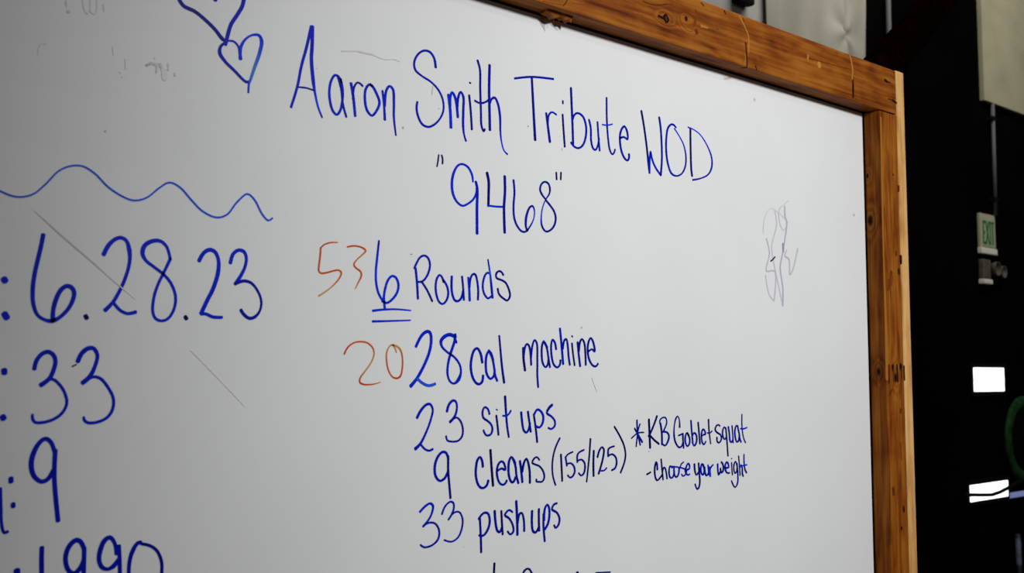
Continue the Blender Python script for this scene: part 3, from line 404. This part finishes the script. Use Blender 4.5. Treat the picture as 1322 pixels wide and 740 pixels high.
  ('scribble_lettering', 'faint lilac scribble near the right post', 'lilac', "-3690,18723,25,70 -3646,18981,23,70 -3445,19208,16,70 -3187,19162,18,70 -2865,19010,20,70;-2865,19010,25,60 -3014,18829,18,60 -3131,18955,31,60 -3160,19195,30,60 -3024,19315,22,60 -2834,19428,21,60;-3291,19182,32,55 -3247,18914,30,55 -3416,18507,30,55 -3397,18299,31,55 -3303,18006,31,55 -3090,17372,31,55;-2961,19307,37,35 -2952,19094,38,35 -2902,19007,37,35 -2984,18633,35,35 -3084,18322,35,35 -3154,18106,37,35 -3079,17718,37,35 -3090,17372,37,35;-3591,18628,30,45 -3498,18351,31,45 -3611,18016,29,45 -3329,18013,30,45 -3373,17464,31,45;-3639,17925,25,50 -3538,17575,24,50 -3373,17449,21,50;-2921,18456,32,45 -2989,18344,36,45 -2848,18278,36,45 -2831,17990,34,45 -2720,18104,33,45 -2543,18516,35,45;-3050,18567,48,20 -3039,18416,48,20;-3467,18204,29,0 -3425,18222,31,0 -3320,18296,32,0"),
  ('wavy_line', 'thin blue wavy line above the date', 'blue', "-17577,18008,21,80 -17438,17958,21,80 -17319,17920,21,80 -17213,17920,21,80 -17095,17965,20,80 -16966,18092,20,80 -16835,18247,20,80 -16699,18321,21,80 -16572,18332,22,80 -16442,18271,23,80 -16280,18134,23,80 -16118,18048,23,80 -15982,18015,23,80 -15832,18061,22,80 -15682,18190,22,80 -15557,18272,23,80 -15427,18233,25,80 -15278,18099,25,80 -15128,17977,25,80 -14946,17920,24,80 -14810,17967,24,80 -14675,18136,24,80 -14536,18251,24,80 -14440,18190,27,80 -14324,18015,27,80 -14242,17951,25,80 -14184,17986,24,80"),
  ('colon_dot', 'blue colon dot left of the date', 'blue', "-17367,17036,70,60 -17351,17012,70,60;-17348,16671,70,60 -17322,16628,70,60"),
  ('date_lettering', 'large blue 6 and its full stop', 'blue', "-16977,17537,48,55 -16998,17399,47,55 -17021,17284,47,55 -17054,17102,47,55 -17068,16933,47,55 -17054,16777,43,55 -17006,16667,37,55 -16928,16620,37,55 -16850,16611,49,55 -16773,16654,42,55 -16685,16748,44,55 -16632,16865,49,55 -16626,16934,50,55 -16659,16986,50,55 -16710,16996,49,55 -16771,16949,51,55 -16823,16833,51,55 -16847,16707,48,55 -16844,16611,55,55;-16494,16681,50,10 -16476,16653,50,10"),
  ('date_lettering', 'large blue 28 and its full stop', 'blue', "-16311,17370,51,60 -16256,17481,51,60 -16182,17554,46,60 -16115,17576,44,60 -16054,17548,42,60 -16017,17450,54,60 -16008,17318,42,60 -16051,17132,41,60 -16122,16962,41,60 -16195,16835,44,60 -16276,16750,50,60;-16186,16844,38,60 -16108,16760,37,60 -16013,16723,37,60 -15920,16745,44,60;-15521,17378,37,60 -15570,17519,37,60 -15653,17578,42,60 -15759,17564,51,60 -15837,17507,55,60 -15860,17421,53,60 -15820,17343,39,60 -15716,17271,36,60 -15588,17185,36,60 -15496,17080,37,60 -15443,16929,37,60 -15469,16774,36,60 -15539,16678,35,60 -15619,16655,34,60 -15685,16682,35,60 -15719,16764,36,60 -15706,16933,36,60 -15657,17088,36,60 -15590,17228,36,60 -15521,17378,43,60;-15318,16715,48,5 -15303,16690,48,5"),
  ('date_lettering', 'large blue 23 ending the date', 'blue', "-15159,17381,51,60 -15100,17483,50,60 -15022,17525,50,60 -14954,17502,47,60 -14909,17415,46,60 -14909,17268,54,60 -14967,17068,53,60 -15043,16918,52,60 -15118,16759,52,60;-15118,16754,40,60 -15057,16756,40,60 -14968,16724,40,60 -14847,16723,40,60;-14750,17385,49,60 -14716,17495,48,60 -14644,17549,45,60 -14570,17536,44,60 -14535,17459,42,60 -14556,17340,41,60 -14618,17220,47,60 -14680,17134,48,60;-14680,17134,41,40 -14580,17176,41,40 -14469,17162,36,40 -14373,17067,33,40 -14318,16936,33,40 -14340,16817,32,40 -14404,16745,42,40 -14478,16725,41,40 -14553,16767,43,40 -14597,16823,44,40;-15315,16711,44,5 -15297,16689,45,5"),
  ('colon_dot', 'blue colon dot left of the large 33', 'blue', "-17330,16084,63,55 -17327,16049,63,55;-17330,15600,65,55 -17316,15577,65,55"),
  ('age_lettering', 'large blue 33 under the date', 'blue', "-17023,16093,46,55 -17006,16177,47,55 -16951,16253,47,55 -16886,16279,47,55 -16827,16246,47,55 -16803,16179,47,55 -16817,16095,48,55 -16860,15994,48,55 -16949,15924,54,55;-16933,15944,34,55 -16835,15989,34,55 -16749,15926,33,55 -16687,15825,34,55 -16667,15723,34,55 -16714,15623,35,55 -16804,15558,35,55 -16919,15527,34,55 -16998,15533,33,55 -17023,15571,32,55 -17025,15613,30,55;-16562,16178,52,55 -16522,16267,52,55 -16454,16323,52,55 -16393,16325,45,55 -16347,16253,43,55 -16370,16131,43,55 -16427,16011,53,55 -16503,15946,53,55;-16503,15942,35,55 -16392,16011,35,55 -16304,15993,35,55 -16212,15889,35,55 -16151,15767,36,55 -16160,15646,37,55 -16220,15561,36,55 -16325,15515,35,55 -16429,15511,34,55 -16470,15541,34,55 -16478,15575,28,55"),
  ('single_figure_lettering', 'blue letter end and colon at the left edge', 'blue', "-17222,14959,53,50 -17221,14920,53,50;-17192,14693,49,50 -17189,14662,49,50;-17324,14861,33,50 -17311,14648,33,50 -17300,14493,33,50 -17270,14402,32,50 -17237,14411,36,50"),
  ('single_figure_lettering', 'large blue 9 under the 33', 'blue', "-16784,15220,46,50 -16823,15316,46,50 -16884,15354,48,50 -16947,15310,49,50 -17002,15204,56,50 -17021,15087,56,50 -16988,14967,50,50 -16908,14903,46,50 -16840,14928,50,50 -16789,15015,49,50;-16774,15228,52,50 -16775,14944,51,50 -16720,14477,51,50"),
  ('year_lettering', 'blue year cut by the bottom edge', 'blue', "-17129,14005,69,45 -17128,13975,69,45;-16881,14212,51,45 -16880,14079,51,45 -16869,13854,51,45;-16427,14145,51,45 -16466,14228,50,45 -16518,14255,54,45 -16582,14211,56,45 -16623,14122,54,45 -16623,14023,51,45 -16588,13938,49,45 -16529,13901,54,45 -16458,13962,57,45 -16428,14030,57,45;-16428,14160,51,45 -16427,14001,51,45 -16426,13786,51,45;-16064,14064,52,45 -16091,14184,41,45 -16146,14248,49,45 -16206,14220,58,45 -16252,14113,57,45 -16260,14012,51,45 -16227,13936,48,45 -16166,13906,39,45 -16099,13929,55,45 -16039,13996,56,45;-16041,14147,47,45 -16029,14002,47,45 -16016,13737,47,45;-15787,14159,44,45 -15827,14154,47,45 -15887,14061,53,45 -15917,13931,45,45 -15916,13739,44,45;-15779,14142,36,30 -15683,14114,35,30 -15593,14045,36,30 -15536,13919,38,30 -15530,13813,40,30 -15535,13693,40,30"),
  ('heart_drawing', 'blue heart cut by the top edge', 'blue', "-15023,20575,51,30 -15061,20671,52,30 -15189,20792,51,30 -15350,20836,44,30 -15504,20748,40,30 -15551,20587,46,30 -15497,20484,50,30 -15435,20413,49,30 -15285,20375,45,30 -15142,20298,46,30 -15014,20208,47,30 -14921,20118,51,30 -14881,20101,35,30;-15023,20575,52,50 -14991,20789,49,50 -14867,20974,47,50 -14700,20964,59,50 -14618,20828,58,50 -14638,20685,53,50 -14655,20595,51,50 -14726,20458,49,50 -14807,20321,50,50 -14849,20175,51,50 -14874,20051,40,50"),
  ('heart_drawing', 'small blue heart hanging below the first', 'blue', "-14880,20076,36,45 -14937,20022,37,45 -14950,19935,52,45 -14878,19847,43,45 -14748,19754,39,45 -14587,19644,35,45 -14540,19655,38,45;-14884,20080,23,55 -14830,20112,24,55 -14756,20113,27,55 -14699,20062,29,55 -14675,19972,43,55 -14668,19917,50,55;-14672,19922,45,70 -14669,20059,43,70 -14608,20175,30,70 -14515,20249,27,70 -14420,20266,39,70 -14381,20205,51,70 -14406,20043,48,80 -14469,19858,44,100 -14522,19693,36,95 -14547,19620,27,70 -14551,19517,27,70"),
  ('smear_and_shade_mark', 'faint grey ghost of wiped writing', 'grey', "-16816,20153,16,84 -16811,20090,16,84;-16792,20042,37,72 -16784,20031,37,72;-16633,20203,15,90 -16611,20096,15,90 -16574,20056,14,90 -16548,20126,14,90 -16551,20222,14,90;-16548,20110,16,90 -16523,20075,16,90 -16483,20084,13,90 -16470,20176,14,90 -16472,20241,14,90;-16398,20209,13,95 -16388,20130,13,95;-17098,19487,13,92 -17072,19616,13,92 -17012,19625,14,92;-16278,19747,13,95 -16266,19652,13,95;-16127,19630,15,94 -16119,19517,15,94;-16188,19463,17,92 -16172,19458,17,92;-16162,19411,12,94 -16129,19433,12,94"),
  ('smear_and_shade_mark', 'grey-brown finger smudge left of the hearts', 'grey', "-15874,19605,31,57 -15815,19641,31,57;-15815,19641,31,72 -15755,19636,31,72;-15747,19646,27,74 -15749,19545,27,74;-15712,19653,33,70 -15676,19584,33,70;-15658,19587,71,92 -15647,19489,71,92;-15608,19681,25,87 -15603,19598,25,87;-15774,19707,19,92 -15757,19727,19,92;-15523,19579,18,72 -15522,19542,18,72"),
  ('scratch_mark', 'long grey scratch running through the date', 'grey', "-17089,17791,5,95 -16977,17703,15,76 -16826,17579,18,68 -16620,17419,18,68 -16437,17280,18,70 -16170,17070,16,85 -15923,16883,5,97"),
  ('scratch_mark', 'fainter grey scratch below the date', 'grey', "-15241,16319,6,96 -14939,16049,13,96 -14515,15651,7,96"),
  ('smear_and_shade_mark', 'pale lilac streak above the heading', 'lilac', "-13186,20314,20,80 -13066,20338,20,80 -12932,20363,20,80;-12932,20363,24,62 -12796,20360,24,62 -12685,20366,23,62;-12685,20363,15,85 -12489,20337,14,85 -12319,20370,14,85 -12233,20356,15,85"),
  ('speck', 'small dark speck on the white surface', 'grey', "-16620,16126,17,0 -16578,16144,17,0;-12166,19443,30,50 -12163,19434,30,50;-13571,20008,13,60 -13568,20002,13,60;-11648,20111,9,55 -11662,19988,9,55;-11536,19814,17,70 -11530,19810,17,70;-12018,17696,13,40 -11992,17695,13,40;-8647,16779,20,45 -8625,16798,20,45;-8412,16008,10,75 -8354,15888,10,75 -8300,15786,10,75;-9790,19828,27,60 -9784,19822,27,60;-9059,19584,23,75 -9056,19561,23,75;-3897,21253,47,70 -3880,21231,47,70;-2534,21546,37,60 -2508,21539,37,60;-440,19389,47,60 -423,19382,47,60;-16335,18767,18,50 -16330,18759,18,50;-7046,14791,17,60 -7027,14789,17,60;-11047,13638,11,70 -11043,13634,11,70"),
  ('smear_and_shade_mark', 'painted grey shadow under the splintered rail', 'grey', "-9499,21579,71,68 -9482,21507,102,62 -9448,21456,60,68 -9423,21386,12,80;-9298,21539,50,85 -9205,21508,62,70 -9135,21473,38,88"),  # shadow of the splinter laid on the board as grey strokes
]

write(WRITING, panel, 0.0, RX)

# frame: top rail, posts that run down to the floor, outer strip, lower rail
def timber(name, b, m, bev=0.0022):
    bm = bmesh.new()
    box(bm, *b, bevel=bev, seg=2)
    return link(name, bm, m, board)
rail = timber('top_rail', (L_(-2.51), L_(0.0755), -0.038, 0.0, 2.1640, 2.2590), M['rail'])
post = timber('side_post', (L_(0.0045), L_(0.0752), -0.038, 0.0, 0, 2.1615), M['post'])
timber('side_post', (L_(-2.51), L_(-2.4445), -0.038, 0.0, 0, 2.1615), M['post'])
timber('bottom_rail', (L_(-2.4440), L_(0.0040), -0.038, 0.0, 0.842, 0.936), M['rail'])
timber('edge_strip', (L_(0.0765), L_(0.1115), -0.038, 0.018, 0, 2.2615), M['strip'], 0.004)
RAIL_MARKS = [
  ('nail_hole', 'black nail hole at the rail end', 'dark', "292,22309,63,5 391,22286,63,5;413,22290,35,40 523,22287,35,40;592,21923,50,5 767,21891,50,5;416,21923,24,40 592,21923,24,40"),
  ('knot', 'black knot hole in the rail', 'dark', "-6958,22069,133,2 -6917,22023,139,2;-7137,22051,29,5 -7041,22036,54,5;-6938,22064,64,50 -6922,22026,64,50"),
  ('knot', 'red-brown knot mark in the rail', 'dark', "-6400,22183,65,15 -6395,22138,65,15;-6288,22302,10,75 -6432,22306,9,75 -6534,22218,12,75 -6550,22104,15,75 -6481,22008,13,75 -6353,21962,11,75 -6222,21971,10,75;-6345,22363,9,85 -6574,22339,9,85 -6732,22248,10,85 -6775,22164,14,85 -6748,22097,14,85 -6637,22030,13,85 -6497,21931,12,85 -6297,21862,12,85;-6351,22306,79,75 -6346,22294,79,75;-6245,22264,32,75 -6159,22209,30,75 -6200,22069,21,75;-6202,22256,22,70 -6130,22197,24,70 -6158,22087,22,70;-6125,22010,85,68 -6105,21973,85,68;-6141,22372,33,75 -6039,22301,33,75;-5975,22536,36,72 -5901,22502,36,72;-5307,22542,49,45 -5262,22494,25,45;-5547,22172,18,70 -5486,22162,18,70;-7524,22210,18,45 -7378,22200,17,45 -7188,22220,16,45 -7023,22263,16,45 -6912,22302,16,45;-6912,22302,11,60 -6744,22337,11,60;-7405,22157,12,70 -7244,22153,11,70 -7080,22178,11,70;-7699,21957,9,80 -7515,21963,9,80;-5453,22269,10,85 -4984,22303,10,85;-4106,22211,12,75 -3759,22252,12,75"),
  ('crack', 'dark crack across the rail', 'dark', "-4676,22084,66,55 -4672,22026,46,55 -4657,21872,33,20 -4641,21738,29,5 -4657,21636,31,5;-4387,21717,27,10 -4349,21653,27,10;-4844,21591,17,10 -4644,21639,17,10;-4754,22539,28,70 -4707,22490,29,70;-4453,22268,15,70 -4338,22263,15,70;-993,22197,29,50 -994,22021,58,10 -994,21865,73,5 -1002,21708,50,10;-2611,22212,27,60 -2145,22228,16,65 -1595,22250,16,65 -1062,22282,16,65;-9313,21812,18,40 -9349,21752,17,40 -9403,21700,16,40;-9842,21676,10,75 -9633,21686,10,75 -9421,21709,10,75;-9204,21785,8,85 -8910,21827,8,85"),
  ('scar', 'pale raised scar across the rail', 'pale', "-4866,22553,31,50 -4756,22450,32,50 -4647,22326,33,50 -4594,22239,34,50 -4579,22084,33,50 -4594,21924,32,50;-4708,21881,26,70 -4695,21766,25,70 -4746,21678,21,70;-5984,22125,59,60 -5790,22129,28,60;-1098,22587,52,50 -1033,22444,52,50 -996,22294,51,50 -1020,22094,50,50;-2629,22265,56,40 -2645,22187,56,40;-2248,22170,125,30 -2236,22127,125,30"),
]
POST_MARKS = [
  ('stamp_lettering', 'black stamped figures "1919" on the post', 'dark', "143,16260,55,30 133,15903,55,30;297,16250,95,12 301,16174,95,12;310,16174,39,60 314,15935,39,60;475,16269,65,15 479,16099,65,15 482,15929,65,15;632,16270,105,5 632,16191,105,5;658,16187,53,45 655,15979,53,45;781,16254,35,50 786,15956,35,50"),
  ('knot', 'dark knot mark on the post', 'dark', "253,15752,36,65 164,15688,92,65 127,15634,52,65;585,15346,68,60 563,15270,68,60;539,15859,26,85 566,15553,26,85;7,19494,67,10 95,19534,67,10;752,20079,80,50 746,19979,80,50;88,20557,68,60 72,20399,68,60;77,20178,68,60 59,19999,68,60;535,20315,45,40 543,20289,45,40;101,18022,86,85 212,18182,86,85;194,17852,110,72 292,18077,110,72 352,18213,111,72;90,17825,92,85 167,17982,92,85;320,17947,81,80 382,18127,81,80;757,18574,107,15 758,18440,107,15;652,18286,89,30 665,18198,89,30;568,18671,53,50 563,18582,53,50;117,18330,144,80 156,18266,144,80;585,13325,77,35 597,13238,77,35;475,12919,67,20 482,12884,67,20;178,13739,92,60 196,13610,92,60;537,14642,35,70 552,14296,35,70;376,14390,26,80 414,13530,26,80;73,14319,25,75 33,12630,25,75"),
  ('scar', 'pale worn edge along the inner corner of the post', 'pale', "83,21461,64,80 62,19844,79,80 49,18377,63,80 67,16928,110,80 48,15984,110,80"),
]

write(RAIL_MARKS, rail, -0.038, RX)
write(POST_MARKS, post, -0.038, RX)

# splintered stub hanging from the underside of the rail
bm = bmesh.new()
rnd = random.Random(4)
sx0, sx1, sy0, sy1 = L_(-0.960), L_(-0.906), -0.026, -0.004
nx = 9
top, bot = [], []
for i in range(nx):
    f = i / (nx - 1)
    x = sx0 + (sx1 - sx0) * f
    d = 0.0085 * (math.sin(math.pi * min(1, f * 1.25 + 0.12)) ** 0.6 if f < 0.72 else 0.62 + 0.5 * rnd.random()) * (0.85 + 0.3 * rnd.random())
    top.append([bm.verts.new((x, y, 2.1645)) for y in (sy0, (sy0 + sy1) / 2, sy1)])
    bot.append([bm.verts.new((x + rnd.uniform(-.001, .001), y + rnd.uniform(-.001, .001), 2.1645 - d * (0.6 + 0.6 * rnd.random()))) for y in (sy0 + .003, (sy0 + sy1) / 2, sy1 - .003)])
for i in range(nx - 1):
    for j in range(2):
        bm.faces.new((bot[i][j], bot[i + 1][j], bot[i + 1][j + 1], bot[i][j + 1]))
    bm.faces.new((top[i][0], top[i + 1][0], bot[i + 1][0], bot[i][0]))
    bm.faces.new((top[i][2], bot[i][2], bot[i + 1][2], top[i + 1][2]))
for r_, b_ in ((top[0], bot[0]), (top[-1], bot[-1])):
    for j in range(2): bm.faces.new((r_[j], r_[j + 1], b_[j + 1], b_[j]))
for k in range(4):          # loose fibres
    x = sx0 + (sx1 - sx0) * rnd.uniform(0.45, 1.0)
    tube(bm, [(x, -0.012, 2.160), (x + rnd.uniform(-.002, .004), -0.012, 2.153 - rnd.random() * .006)], 0.0003, 5)
bmesh.ops.recalc_face_normals(bm, faces=bm.faces[:])
link('splinter', bm, M['rail'], rail)['label'] = 'torn wood splinter under the rail'

# wooden brace running back from the frame corner into the dark, its shade put into the colour
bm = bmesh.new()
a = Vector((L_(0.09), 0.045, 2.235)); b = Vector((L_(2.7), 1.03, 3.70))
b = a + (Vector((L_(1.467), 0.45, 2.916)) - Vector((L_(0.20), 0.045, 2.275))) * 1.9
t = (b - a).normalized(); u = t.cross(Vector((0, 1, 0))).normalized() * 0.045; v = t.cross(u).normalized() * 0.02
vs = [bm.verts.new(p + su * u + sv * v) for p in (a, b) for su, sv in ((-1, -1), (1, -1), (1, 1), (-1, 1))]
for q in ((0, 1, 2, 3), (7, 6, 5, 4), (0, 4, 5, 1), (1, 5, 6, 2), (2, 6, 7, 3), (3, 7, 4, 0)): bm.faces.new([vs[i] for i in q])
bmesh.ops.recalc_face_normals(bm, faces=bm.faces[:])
link('brace', bm, M['brace'], board)['label'] = 'reddish timber brace behind the corner, coloured dark for shade'

# ------------------------------------------------------------------ things hung behind the board
# grey board with a black handle
o = thing('grey_board', 'plain grey board standing up behind the pine top rail, left of the white cloth', 'board', (0.6, 1.02, 0))
link('panel', boxes((-1.6, 0.55, -0.012, 0.012, 1.6, 3.75), bevel=0.003), M['greyboard'], o)
link('bracket', boxes((0.325, 0.415, -0.05, -0.012, 2.868, 2.98), bevel=0.012), M['frame'], o)

# white cloth with folds
o = thing('hanging_cloth', 'creased off-white cloth hanging above the right end of the pine top rail', 'cloth', (1.4, 1.0, 0))
bm = bmesh.new()
NX, NZ = 110, 130
x0, x1, z0, z1 = 1.105, 1.86, 2.35, 3.85
def fold(x, z):
    s = (x - x0) / (x1 - x0)
    y = 0.010 * math.sin(9 * s + 1.3 * math.sin(2.2 * z)) + 0.004 * math.sin(31 * s + 3 * z)
    y -= 0.020 * math.exp(-((s - 0.60 - 0.04 * (z - 2.9)) / 0.07) ** 2)            # a broad soft fold
    y -= 0.012 * math.exp(-((s - 0.86 + 0.02 * math.sin(6 * z)) / 0.035) ** 2)
    dx, dz = x - 1.60, z - 2.895                                              # gathered pucker
    r = math.hypot(dx * 1.0, dz * 0.55)
    y += 0.036 * math.exp(-((dx + 0.25 * dz) / 0.016) ** 2 - (dz / 0.045) ** 2)
    y += 0.005 * math.exp(-(r / 0.13) ** 2) * math.sin(5 * math.atan2(dz, dx) + 0.7)
    y += 0.007 * math.exp(-((dx - 0.055 + 0.3 * (dz + 0.1)) / 0.014) ** 2) * (1 if dz < 0.06 else math.exp(-((dz - .06) / .08) ** 2))
    y += 0.05 * max(0.0, s - 0.82) / 0.18             # edge turns back to the wall
    return max(-0.07, min(0.05, y - 0.012))
g = [[bm.verts.new((x0 + (x1 - x0) * i / NX - 1.4, fold(x0 + (x1 - x0) * i / NX, z0 + (z1 - z0) * j / NZ), z0 + (z1 - z0) * j / NZ)) for i in range(NX + 1)] for j in range(NZ + 1)]
for j in range(NZ):
    for i in range(NX): bm.faces.new((g[j][i], g[j][i + 1], g[j + 1][i + 1], g[j + 1][i]))
sheet = link('sheet', bm, M['cloth'], o, True)
sm = sheet.modifiers.new('thickness', 'SOLIDIFY'); sm.thickness = 0.003; sm.offset = 1
link('batten', boxes((x0 - 1.42, x1 - 1.38, -0.035, 0.055, 3.84, 3.88), bevel=0.004), M['frame'], o)

def pipe(name, label, pts, r, clips):
    o = thing(name, label, 'pipe', (pts[0][0], pts[0][1], 0))
    off = Vector((pts[0][0], pts[0][1], 0))
    bm = bmesh.new(); tube(bm, [Vector(p) - off for p in pts], r, 14)
    link('tube', bm, M['pipe'], o, True)
    for z in clips:
        link('clip', boxes((-r * 2.2, r * 2.2, -r * 1.15, 1.06 - off.y, z - 0.01, z + 0.01), bevel=0.002), M['frame'], o)
pipe('conduit_pipe', 'thin grey conduit on the dark wall beside the hanging cloth', [(2.045, 1.04, 0), (2.045, 1.04, 2.0), (2.045, 1.04, 4.1)], 0.011, (0.6, 3.6))
pipe('conduit_pipe', 'thin grey conduit rising from the exit sign to the beige wallboard', [(2.975, 1.04, 2.346), (2.985, 1.04, 2.871)], 0.009, (2.42, 2.80))

# ------------------------------------------------------------------ exit sign and emergency light
o = thing('exit_sign', 'green and white exit sign on the dark wall under a thin conduit', 'sign', (2.902, 1.06, 2.16))
W2, H = 0.076, 0.185
link('housing', boxes((-W2, W2, -0.016, 0, 0.022, H), bevel=0.004), M['sign'], o)
link('face_panel', boxes((-W2 + 0.012, W2 - 0.012, -0.019, -0.0155, 0.034, H - 0.022), bevel=0.001), M['signface'], o)
link('lower_lip', boxes((-W2 - 0.004, W2 + 0.002, -0.022, 0, 0.0, 0.028), bevel=0.004), M['lip'], o)
def bars(bs): return boxes(*[(x0 * .84 - .005, x1 * .84 - .005, -0.0205, -0.0185, z0, z1) for x0, x1, z0, z1 in bs])
zb, zt = 0.045, 0.152; zm = (zb + zt) / 2; s = 0.011
link('letter', bars([(-0.066, -0.055, zb, zt), (-0.055, -0.036, zt - s, zt), (-0.055, -0.040, zm - s / 2, zm + s / 2), (-0.055, -0.036, zb, zb + s)]), M['signgreen'], o)
bm = bmesh.new()
for sg in (-1, 1):
    q = [(-0.011 + sg * 0.019 - 0.006, zb), (-0.011 + sg * 0.019 + 0.006, zb), (-0.011 - sg * 0.019 + 0.006, zt), (-0.011 - sg * 0.019 - 0.006, zt)]
    f = [bm.verts.new((x * .84 - .005, -0.0205 - 0.0002 * sg, z)) for x, z in q]; k = [bm.verts.new((x * .84 - .005, -0.0185, z)) for x, z in q]
    bm.faces.new(f); bm.faces.new(k[::-1])
    for i in range(4): bm.faces.new((f[i], k[i], k[(i + 1) % 4], f[(i + 1) % 4]))
bmesh.ops.recalc_face_normals(bm, faces=bm.faces[:])
link('letter', bm, M['signgreen'], o)
link('letter', bars([(0.018, 0.029, zb, zt)]), M['signgreen'], o)
link('letter', bars([(0.036, 0.068, zt - s, zt), (0.0465, 0.0575, zb, zt - s)]), M['signgreen'], o)

o = thing('emergency_light', 'small grey twin emergency light on the dark wall right below the exit sign', 'light', (2.92, 1.06, 2.03))
link('body', boxes((-0.095, -0.02, -0.025, 0, 0.012, 0.105), bevel=0.006), M['lamphead'], o)
link('lower_lip', boxes((-0.098, -0.016, -0.03, 0, -0.008, 0.014), bevel=0.004), M['lip'], o)
for cx, cz, r in ((0.02, 0.065, 0.033), (0.085, 0.055, 0.028)):
    bm = lathe_y(bmesh.new(), [(r * 0.5, 0.0), (r * 0.8, -0.01), (r, -0.03), (r, -0.04), (r * 0.86, -0.04), (r * 0.8, -0.034)], cx, cz, 24)
    link('lamp_head', bm, M['lamphead'], o, True)

# ------------------------------------------------------------------ lower right corner
bm = bmesh.new()
pts = [(2.55, 1.022, 1.104), (2.64, 1.022, 1.098), (2.72, 1.022, 1.092), (2.80, 1.022, 1.087), (2.87, 1.018, 1.094), (2.94, 1.012, 1.108), (3.02, 0.995, 1.130), (3.10, 0.97, 1.15), (3.5, 0.965, 1.17)]
tube(bm, pts, 0.0085, 10)
o = link('sagging_cable', bm, M['frame'], None, True)
o['label'] = 'black cable sagging across the lower of the two bright windows'; o['category'] = 'cable'

o = thing('weight_plate', 'round black plate with a green rim hung at the right edge of the picture', 'weight plate', (3.215, 1.06, 1.314))
bm = lathe_y(bmesh.new(), [(0.026, -0.003), (0.140, -0.003), (0.149, -0.006), (0.149, -0.016), (0.140, -0.018), (0.05, -0.018), (0.045, -0.024), (0.026, -0.024)], 0, 0, 64)
link('disc', bm, M['plate'], o, True)
bm = lathe_y(bmesh.new(), [(0.150, -0.003), (0.194, -0.003), (0.200, -0.006), (0.200, -0.018), (0.194, -0.023), (0.158, -0.024), (0.150, -0.020)], 0, 0, 72, False)
link('rim', bm, M['green'], o, True)
bm = bmesh.new(); tube(bm, [(0, 0, 0), (0, -0.07, 0)], 0.02, 20)
link('peg', bm, M['frame'], o, True)

bm = bmesh.new(); tube(bm, [(3.086, 1.035, 0), (3.084, 1.035, 0.5), (3.080, 1.035, 0.89)], 0.012, 12)
o = link('metal_tube', bm, M['bluemetal'], None, True)
o['label'] = 'blue-grey metal tube standing against the dark wall at the bottom right corner'; o['category'] = 'tube'
